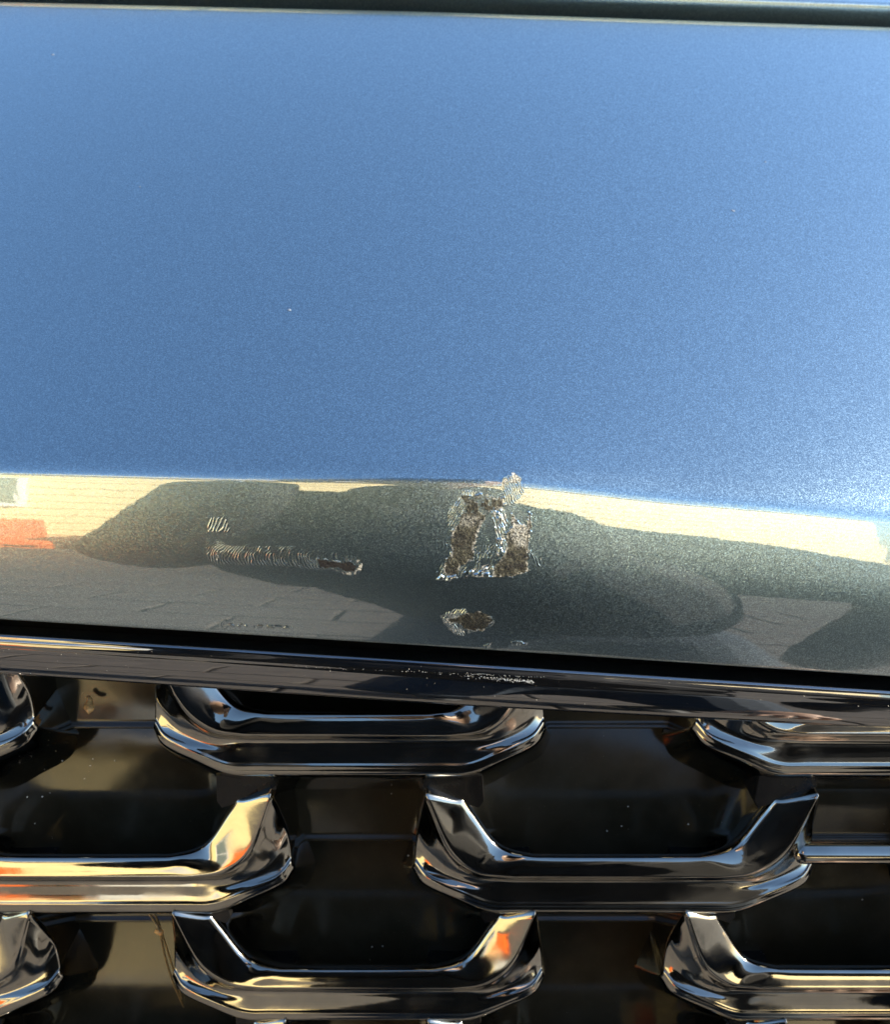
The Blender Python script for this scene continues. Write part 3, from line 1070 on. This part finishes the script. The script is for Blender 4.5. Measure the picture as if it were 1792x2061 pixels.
# scratch on the trim bar
def trim_point(xd, yd):
    u = (xd - W2) / F
    xx = float(xd)
    tp = trim_profile_any(xx)
    v = (-SP * tp[:, 0] - CP * tp[:, 1]) / (CP * tp[:, 0] - SP * tp[:, 1])
    k0 = 8; k1 = 44
    vy = (yd - H2) / F
    return np.array(to_world(u, np.interp(vy, v[k0:k1], tp[k0:k1, 0]) - 0.00012, np.interp(vy, v[k0:k1], tp[k0:k1, 1]) + 0.00005))
def trim_profile_any(x):
    under[x] = full_profile(x)[2]
    return trim_profile(x)
Vs, Fs = [], []
def speck(p, r, n=5):
    b = len(Vs)
    Vs.append(p + np.array((0, -r * 0.5, r * 0.2)))
    for k in range(n):
        th = 2 * pi * k / n + rnd.random()
        q = r * (0.5 + rnd.random() * 0.8)
        Vs.append(p + np.array((q * cos(th) * 1.4, 0, q * sin(th))))
    for k in range(n):
        Fs.append((b, b + 1 + k, b + 1 + (k + 1) % n))
def sy(x):                       # scratch line in the picture
    return 1321 + (x - 590) * 0.060
for i in range(150):
    x = 590 + (1100 - 590) * rnd.random()
    if rnd.random() < 0.55:
        speck(trim_point(x, 1341 + (x - 590) * 0.044 + rnd.gauss(0, 0.8)), 0.00004 + 0.00008 * rnd.random())
for i in range(260):
    x = 1075 - abs(rnd.gauss(0, 62))
    speck(trim_point(x, 1366 + (x - 1000) * 0.085 + rnd.gauss(0, 1.1 + 2.4 * rnd.random() ** 2)), 0.00005 + 0.00015 * rnd.random() ** 2)
for i in range(60):
    t = i / 59
    x = 935 + 60 * t
    speck(trim_point(x, 1362 - 6 * sin(t * pi * 0.9)), 0.00006)
sc_o = link_car('scratch', Vs, Fs, M_SCRATCH, trim, smooth=False)

# ------------------------------------------------------------------ small things in the grille
def needle_path(pts):
    return catmull([gw(*on_plane(x, y, d)[:2], d) for x, y, d in pts], 8)
p1 = needle_path([(437, 2768, -0.020), (462, 2806, -0.018), (486, 2846, -0.014), (505, 2930, -0.016), (530, 3010, -0.020), (562, 3085, -0.026)])
p2 = needle_path([(452, 2768, -0.024), (478, 2810, -0.020), (492, 2848, -0.016), (520, 2935, -0.022), (540, 3000, -0.026), (556, 3060, -0.030)])
nd = empty('pine_needle', tuple(p1[0]))
tag(nd, 'dry brown pine needle pair caught in the grille under the left chrome link', 'pine needle')
for pth, rr in ((p1, 0.0006), (p2, 0.0005)):
    v_, f_ = tube(pth, [rr * (1 - 0.6 * abs(i / len(pth) - 0.3)) for i in range(len(pth))], 7)
    link('needle', np.array(v_) - p1[0], f_, M_NEEDLE, nd)
kc = p1[int(len(p1) * 0.42)]
v_, f_ = tube(catmull([kc + np.array((-0.0016, 0, 0.0012)), kc, kc + np.array((0.0012, 0.0, -0.0012))], 4), [0.0008, 0.0011, 0.0012, 0.0013, 0.0013, 0.0013, 0.0012, 0.001, 0.0006], 8)
link('sheath', np.array(v_) - p1[0], f_, M_LEAF, nd)

a, b, t = on_plane(284, 2140, -0.028)
c = np.array(gw(a, b, -0.0270))
Vv, Ff = [], []
nx, ny = 7, 9
for i in range(ny):
    for j in range(nx):
        s_, t_ = (j / (nx - 1) - 0.5), (i / (ny - 1) - 0.5)
        w = math.sqrt(max(0.02, 1 - (2 * t_) ** 2)) * (0.8 + 0.3 * sin(7 * t_))
        p = gv(s_ * w * 0.0042 + 0.0016 * t_, t_ * 0.0050, 0.004 + 0.0055 * t_ + 0.0008 * cos(6 * s_) + 0.0006 * sin(9 * t_))
        Vv.append(c + np.array(p))
lf = link('leaf_scrap', np.array(Vv) - c, grid_faces(ny, nx), M_LEAF)
lf.location = tuple(c)
so = lf.modifiers.new('thickness', 'SOLIDIFY'); so.thickness = 0.0003
tag(lf, 'tiny orange brown scrap of dry leaf on the black grille plate under the trim bar', 'leaf scrap')

# dust grains lying on the grille plates, the trim and in the gap: nobody could count them
Vs, Fs = [], []
def grain(p, r):
    b = len(Vs)
    o6 = [(1, 0, 0), (-1, 0, 0), (0, 1, 0), (0, -1, 0), (0, 0, 1), (0, 0, -1)]
    for d in o6:
        Vs.append(np.array(p) + np.array(d) * r * (0.6 + 0.8 * rnd.random()))
    for f in ((0, 2, 4), (2, 1, 4), (1, 3, 4), (3, 0, 4), (2, 0, 5), (1, 2, 5), (3, 1, 5), (0, 3, 5)):
        Fs.append(tuple(b + k for k in f))
bvn = np.array(bv)
for i in range(420):
    p = bvn[rnd.randrange(len(bvn))]
    if abs(p[0]) > 0.3:
        continue
    grain(p + np.array((0, -0.0002, 0.0001)), 0.00010 + 0.00022 * rnd.random() ** 3)
for (x, y) in ((283, 2325), (276, 2345), (128, 2440), (82, 2441), (106, 2522), (258, 2385), (350, 2330), (190, 2330), (1135, 2350), (1218, 2346), (1390, 2760), (1140, 2900), (1172, 2898), (1250, 2620), (1860, 2545), (1905, 2530), (1925, 2470), (2110, 2525), (1970, 2630)):
    a, b, t = on_plane(x, y, -0.022)
    grain(gw(a, b, -0.022), 0.00035)
for i in range(60):
    x = rnd.uniform(-200, 2000)
    grain(trim_point(x, trim_t(x) + rnd.uniform(4, 75)), 0.00005 + 0.00012 * rnd.random() ** 2)
dust = link('dust', Vs, Fs, M_DUST, smooth=False)
tag(dust, 'fine pale dust grains scattered over the black grille plates', 'dust', kind='stuff')

# ------------------------------------------------------------------ what the paint and chrome mirror: paving, house, person
gnd = link('ground', [(-60, -60, -0.02), (60, -60, -0.02), (60, 60, -0.02), (-60, 60, -0.02)], [(0, 1, 2, 3)], M_GROUND, smooth=False)
tag(gnd, 'old concrete ground around the car', 'ground', kind='structure')
drv = link('pavement', [(-2.6, -2.4, -0.012), (2.6, -2.4, -0.012), (2.6, 0.6, -0.012), (-2.6, 0.6, -0.012)], [(0, 1, 2, 3)], M_JOINT, smooth=False)
tag(drv, 'brown paving with dark joints in front of the car, mirrored in the trim bar', 'pavement', kind='structure')
pw, pl_ = 0.42, 0.30
pm = None
r_ = 0
y = -2.38
while y < 0.5:
    x = -2.58 + (pw / 2 if r_ % 2 else 0)
    while x + pw < 2.6:
        if pm is None:
            o = bevel_box('slab', 0.006, pw - 0.006, 0.006, pl_ - 0.006, -0.011, 0.0, M_PAVER, drv, 0.004, 1)
            pm = o.data
        else:
            o = bpy.data.objects.new('slab', pm)
            C.objects.link(o)
            o.parent = drv
        o.location = (x, y, rnd.uniform(-0.002, 0.002))
        x += pw
    y += pl_
    r_ += 1

HY = -9.0
house = empty('house', (0, HY, 0))
house.rotation_euler = (0, 0, R(-34))
tag(house, 'cream boarded house behind the photographer, mirrored along the crease of the bumper panel', 'house')
def hbox(name, x0, x1, y0, y1, z0, z1, m, parent=None, bev=0.0):
    return bevel_box(name, x0, x1, y0, y1, z0, z1, m, parent or house, bev, 1)
hbox('wall', -11, 11, -6, 0, -0.02, 3.30, M_SIDING)
sid = None
for k in range(18):
    if sid is None:
        vv = [(-11, 0.004, 0), (11, 0.004, 0), (11, 0.030, 0.004), (-11, 0.030, 0.004), (-11, 0.006, 0.185), (11, 0.006, 0.185)]
        sid = link('siding_board', vv, [(0, 3, 2, 1), (3, 4, 5, 2), (0, 4, 3), (1, 2, 5)], M_SIDING, house, smooth=False)
        sid.location = (0, 0, 0.05)
        sme = sid.data
    else:
        o = bpy.data.objects.new('siding_board', sme)
        C.objects.link(o); o.parent = house
        o.location = (0, 0, 0.05 + 0.183 * k)
rv = [(-11.4, 0.40, 3.38), (11.4, 0.40, 3.38), (11.4, -3.0, 3.75), (-11.4, -3.0, 3.75), (-11.4, -6.4, 3.38), (11.4, -6.4, 3.38)]
rf = link('roof', [*rv, *[(x, y, z - 0.06) for x, y, z in rv]], [(0, 1, 2, 3), (3, 2, 5, 4), (6, 9, 8, 7), (9, 10, 11, 8), (0, 6, 7, 1), (4, 5, 11, 10), (0, 3, 9, 6), (3, 4, 10, 9), (1, 7, 8, 2), (2, 8, 11, 5)], M_ROOF, house, smooth=False)
hbox('gutter', -11.4, 11.4, 0.405, 0.51, 3.26, 3.40, M_WHITE, None, 0.01)
hbox('soffit', -11.3, 11.3, 0.03, 0.40, 3.29, 3.31, M_WHITE)
wf = hbox('window', -6.2, -3.9, 0.03, 0.09, 1.35, 2.3, M_WHITE, None, 0.01)
for (a_, b_) in ((-6.12, -5.08), (-5.02, -3.98)):
    hbox('pane', a_, b_, 0.05, 0.095, 1.43, 2.22, M_GLASS, wf)
hbox('downpipe', -2.25, -2.15, 0.03, 0.12, 0.0, 3.25, M_WHITE, None, 0.02)

# orange barrier and a white box by the wall
ob = empty('barrier', (-3.62, -6.4, 0))
ob.rotation_euler = (0, 0, R(-28))
tag(ob, 'orange plastic barrier by the wall, mirrored at the left end of the bumper panel', 'barrier')
sec = [(-0.28, -0.02), (0.28, -0.02), (0.28, 0.16), (0.13, 0.42), (0.10, 0.98), (0.06, 1.04), (-0.06, 1.04), (-0.10, 0.98), (-0.13, 0.42), (-0.28, 0.16)]
vv = [(x, y, z) for x in (-0.65, 0.65) for (y, z) in sec]
n = len(sec)
ff = [tuple(range(n)), tuple(range(2 * n - 1, n - 1, -1))] + [(k, n + k, n + (k + 1) % n, (k + 1) % n) for k in range(n)]
link('body', vv, ff, M_ORANGE, ob, smooth=False)
for xx in (-0.4, 0.4):
    bevel_box('fork_slot', xx - 0.12, xx + 0.12, -0.283, 0.283, 0.03, 0.11, M_RUBBER, ob, 0.005, 1)
wb = empty('storage_box', (-2.3, -6.9, 0))
wb.rotation_euler = (0, 0, R(-25))
tag(wb, 'white plastic storage box by the wall, mirrored beside the orange patch', 'storage box')
bevel_box('body', -0.30, 0.30, -0.28, 0.28, -0.02, 0.60, M_BOXW, wb, 0.03, 2)
bevel_box('lid', -0.33, 0.33, -0.31, 0.31, 0.602, 0.68, M_BOXW, wb, 0.02, 2)

# ---- the photographer
PX, PY = -0.05, -0.26
pers = empty('person', (PX + 0.06, PY, 0))
tag(pers, 'crouching person in dark jacket and jeans holding a phone, mirrored in the paint', 'person')
def skin_obj(name, joints, edges, material, sub=2, root=0):
    me = bpy.data.meshes.new(name)
    base = np.array(pers.location)
    me.from_pydata([tuple(np.array(j[0]) - base) for j in joints], edges, [])
    me.update()
    o = bpy.data.objects.new(name, me)
    C.objects.link(o)
    o.parent = pers
    me.materials.append(material)
    sk = o.modifiers.new('skin', 'SKIN')
    for i, j in enumerate(joints):
        r = j[1]
        me.skin_vertices[0].data[i].radius = r if isinstance(r, tuple) else (r, r)
        me.skin_vertices[0].data[i].use_root = (i == root)
    s = o.modifiers.new('sub', 'SUBSURF')
    s.levels = s.render_levels = sub
    return o
hx = PX + 0.19
J = [((hx - 0.02, PY - 0.10, 0.62), (0.20, 0.14)), ((hx - 0.03, PY - 0.07, 0.72), (0.22, 0.14)), ((hx - 0.06, PY - 0.03, 0.82), (0.24, 0.14)), ((PX + 0.07, PY + 0.01, 0.89), (0.25, 0.13)), ((PX + 0.03, PY + 0.03, 0.965), (0.17, 0.09)),
     ((PX + 0.05, PY + 0.05, 1.02), (0.065, 0.06)), ((PX + 0.05, PY + 0.075, 1.09), (0.055, 0.055)),
     ((PX - 0.14, PY + 0.02, 1.00), 0.09), ((PX - 0.24, PY + 0.02, 0.885), 0.068), ((-0.12, PY + 0.17, 1.10), 0.045),
     ((PX + 0.26, PY + 0.02, 0.945), 0.08), ((PX + 0.57, PY - 0.02, 0.885), 0.09), ((hx + 0.19, PY + 0.12, 0.58), 0.045)]
E = [(0, 1), (1, 2), (2, 3), (3, 4), (4, 5), (5, 6), (4, 7), (7, 8), (8, 9), (4, 10), (10, 11), (11, 12)]
skin_obj('jacket', J, E, M_JACKET)
J = [((hx, PY - 0.12, 0.66), (0.18, 0.13)), ((hx, PY - 0.13, 0.58), (0.17, 0.12)),
     ((hx - 0.13, PY - 0.06, 0.52), 0.095), ((hx - 0.20, PY + 0.10, 0.44), 0.075), ((hx - 0.17, PY - 0.10, 0.09), 0.052),
     ((hx + 0.13, PY - 0.06, 0.52), 0.095), ((hx + 0.16, PY + 0.10, 0.44), 0.075), ((hx + 0.15, PY - 0.10, 0.09), 0.052)]
skin_obj('jeans', J, [(0, 1), (1, 2), (2, 3), (3, 4), (1, 5), (5, 6), (6, 7)], M_JEANS)
for sx in (-0.17, 0.15):
    J = [((hx + sx, PY - 0.15, 0.05), 0.045), ((hx + sx, PY - 0.09, 0.065), 0.05), ((hx + sx * 1.05, PY + 0.02, 0.042), (0.045, 0.036)), ((hx + sx * 1.08, PY + 0.09, 0.032), (0.036, 0.026))]
    skin_obj('shoe', J, [(0, 1), (1, 2), (2, 3)], M_SHOE)
# head: one mesh shaped from a sphere
bm = bmesh.new()
bmesh.ops.create_uvsphere(bm, u_segments=40, v_segments=28, radius=1.0)
for vtx in bm.verts:
    x, y, z = vtx.co
    jaw = 1.0 - 0.24 * max(0, -z) ** 1.3
    X_, Y_, Z_ = x * 0.074 * jaw, y * 0.095 * (1 - 0.10 * max(0, -z)), z * 0.118
    if y > 0.3:
        Y_ += 0.020 * math.exp(-((x / 0.16) ** 2 + ((z + 0.12) / 0.22) ** 2))          # nose
        Y_ -= 0.010 * (math.exp(-(((abs(x) - 0.36) / 0.16) ** 2 + ((z - 0.10) / 0.13) ** 2)))   # eye sockets
        Y_ += 0.006 * math.exp(-((x / 0.30) ** 2 + ((z + 0.50) / 0.07) ** 2))          # lips
        Y_ += 0.008 * math.exp(-((x / 0.25) ** 2 + ((z + 0.85) / 0.15) ** 2))          # chin
    if abs(x) > 0.8:
        X_ += math.copysign(0.012, x) * math.exp(-(((y + 0.05) / 0.18) ** 2 + ((z) / 0.25) ** 2))   # ears
    vtx.co = (X_, Y_, Z_)
me = bpy.data.meshes.new('head'); bm.to_mesh(me); bm.free()
me.polygons.foreach_set('use_smooth', [True] * len(me.polygons))
me.materials.append(M_SKIN)
hd = bpy.data.objects.new('head', me); C.objects.link(hd); hd.parent = pers
hd.location = (-0.01, 0.105, 1.19); hd.rotation_euler = (R(-28), 0, 0)
bm = bmesh.new()
bmesh.ops.create_uvsphere(bm, u_segments=36, v_segments=24, radius=1.0)
dele = []
for vtx in bm.verts:
    x, y, z = vtx.co
    k = 1 + 0.03 * sin(17 * x + 5 * z) + 0.02 * sin(23 * y)
    if z < -0.25 + 0.75 * max(0, y + 0.25):
        dele.append(vtx)
    vtx.co = (x * 0.080 * k, y * 0.102 * k, z * 0.127 * k)
bmesh.ops.delete(bm, geom=dele, context='VERTS')
me = bpy.data.meshes.new('hair'); bm.to_mesh(me); bm.free()
me.polygons.foreach_set('use_smooth', [True] * len(me.polygons))
me.materials.append(M_HAIR)
hr = bpy.data.objects.new('hair', me); C.objects.link(hr); hr.parent = pers
hr.location = hd.location; hr.rotation_euler = hd.rotation_euler
for sx in (-1, 1):
    for nm, r_, off, m_ in (('eye', 0.011, 0.0, M_WHITE), ('eyebrow', 0.009, 0.02, M_HAIR)):
        bm = bmesh.new(); bmesh.ops.create_uvsphere(bm, u_segments=14, v_segments=10, radius=r_)
        if nm == 'eyebrow':
            bmesh.ops.scale(bm, vec=(1.8, 0.6, 0.4), verts=bm.verts)
        me = bpy.data.meshes.new(nm); bm.to_mesh(me); bm.free(); me.materials.append(m_)
        o = bpy.data.objects.new(nm, me); C.objects.link(o); o.parent = hd
        o.location = (sx * 0.028, 0.078 + off * 0.3, 0.013 + off)

# phone, just behind the lens; long side up, screen towards the person
ph = empty('phone', (0.0, 0.0, CAM_Z))
tag(ph, 'black phone held by the person in dark clothes, mirrored over the bonnet edge', 'phone')
ph.rotation_euler = (-PITCH, 0, 0)
bevel_box('body', -0.038, 0.038, -0.0135, -0.0055, -0.110, 0.040, M_PHONE, ph, 0.003, 2)
for (ax, az) in ((0.0, 0.0), (-0.02, 0.018), (-0.02, -0.018)):
    bm = bmesh.new()
    bmesh.ops.create_cone(bm, segments=24, radius1=0.0075, radius2=0.007, depth=0.003, cap_ends=True)
    me = bpy.data.meshes.new('camera_lens'); bm.to_mesh(me); bm.free(); me.materials.append(M_PHONE)
    o = bpy.data.objects.new('camera_lens', me); C.objects.link(o); o.parent = ph
    o.location = (ax, -0.0042, az); o.rotation_euler = (-pi / 2, 0, 0)

# hands round the phone: palm and five separate fingers, each skinned as a chain
def pw_(x, y, z):               # phone space -> world
    c_, s_ = cos(-PITCH), sin(-PITCH)
    return (x, y * c_ - z * s_, CAM_Z + y * s_ + z * c_)
sx, wrist = -1, (-0.11, PY + 0.18, 1.105)
px = 0.040 * sx
palm = pw_(px + sx * 0.020, -0.042, -0.075)
J = [(wrist, (0.028, 0.022)), (palm, (0.034, 0.018))]
E = [(0, 1)]
for k, (dz_, ln) in enumerate(((0.004, 1.0), (-0.018, 1.08), (-0.040, 1.0), (-0.061, 0.82))):
    i0 = len(J)
    J += [(pw_(px + sx * 0.022, -0.030, -0.050 + dz_ * 0.9), 0.010), (pw_(px + sx * 0.014, -0.006, -0.045 + dz_), 0.0088), (pw_(px - sx * 0.004, -0.0005, -0.043 + dz_), 0.008), (pw_(px - sx * 0.016 * ln, -0.0005, -0.044 + dz_), 0.007)]
    E += [(1, i0), (i0, i0 + 1), (i0 + 1, i0 + 2), (i0 + 2, i0 + 3)]
i0 = len(J)
J += [(pw_(px + sx * 0.006, -0.045, -0.070), 0.012), (pw_(px - sx * 0.006, -0.028, -0.052), 0.010), (pw_(px - sx * 0.018, -0.022, -0.038), 0.0085)]
E += [(1, i0), (i0, i0 + 1), (i0 + 1, i0 + 2)]
skin_obj('hand', J, E, M_SKIN, 2)
# the other hand rests on the knee, fingers hanging over it
kx, ky, kz = hx + 0.18, PY + 0.13, 0.55
J = [((kx, ky, kz), (0.028, 0.022)), ((kx - 0.01, ky + 0.045, kz - 0.015), (0.036, 0.016))]
E = [(0, 1)]
for k, (ox, ln) in enumerate(((-0.033, 0.92), (-0.012, 1.05), (0.010, 1.0), (0.031, 0.8))):
    i0 = len(J)
    J += [((kx - 0.01 + ox, ky + 0.085, kz - 0.030), 0.010), ((kx - 0.01 + ox * 1.1, ky + 0.085 + 0.030 * ln, kz - 0.050), 0.0088), ((kx - 0.01 + ox * 1.12, ky + 0.085 + 0.042 * ln, kz - 0.078), 0.008), ((kx - 0.01 + ox * 1.12, ky + 0.085 + 0.044 * ln, kz - 0.102), 0.007)]
    E += [(1, i0), (i0, i0 + 1), (i0 + 1, i0 + 2), (i0 + 2, i0 + 3)]
i0 = len(J)
J += [((kx - 0.045, ky + 0.035, kz - 0.020), 0.012), ((kx - 0.066, ky + 0.065, kz - 0.040), 0.010), ((kx - 0.072, ky + 0.085, kz - 0.062), 0.0085)]
E += [(1, i0), (i0, i0 + 1), (i0 + 1, i0 + 2)]
skin_obj('hand', J, E, M_SKIN, 2)
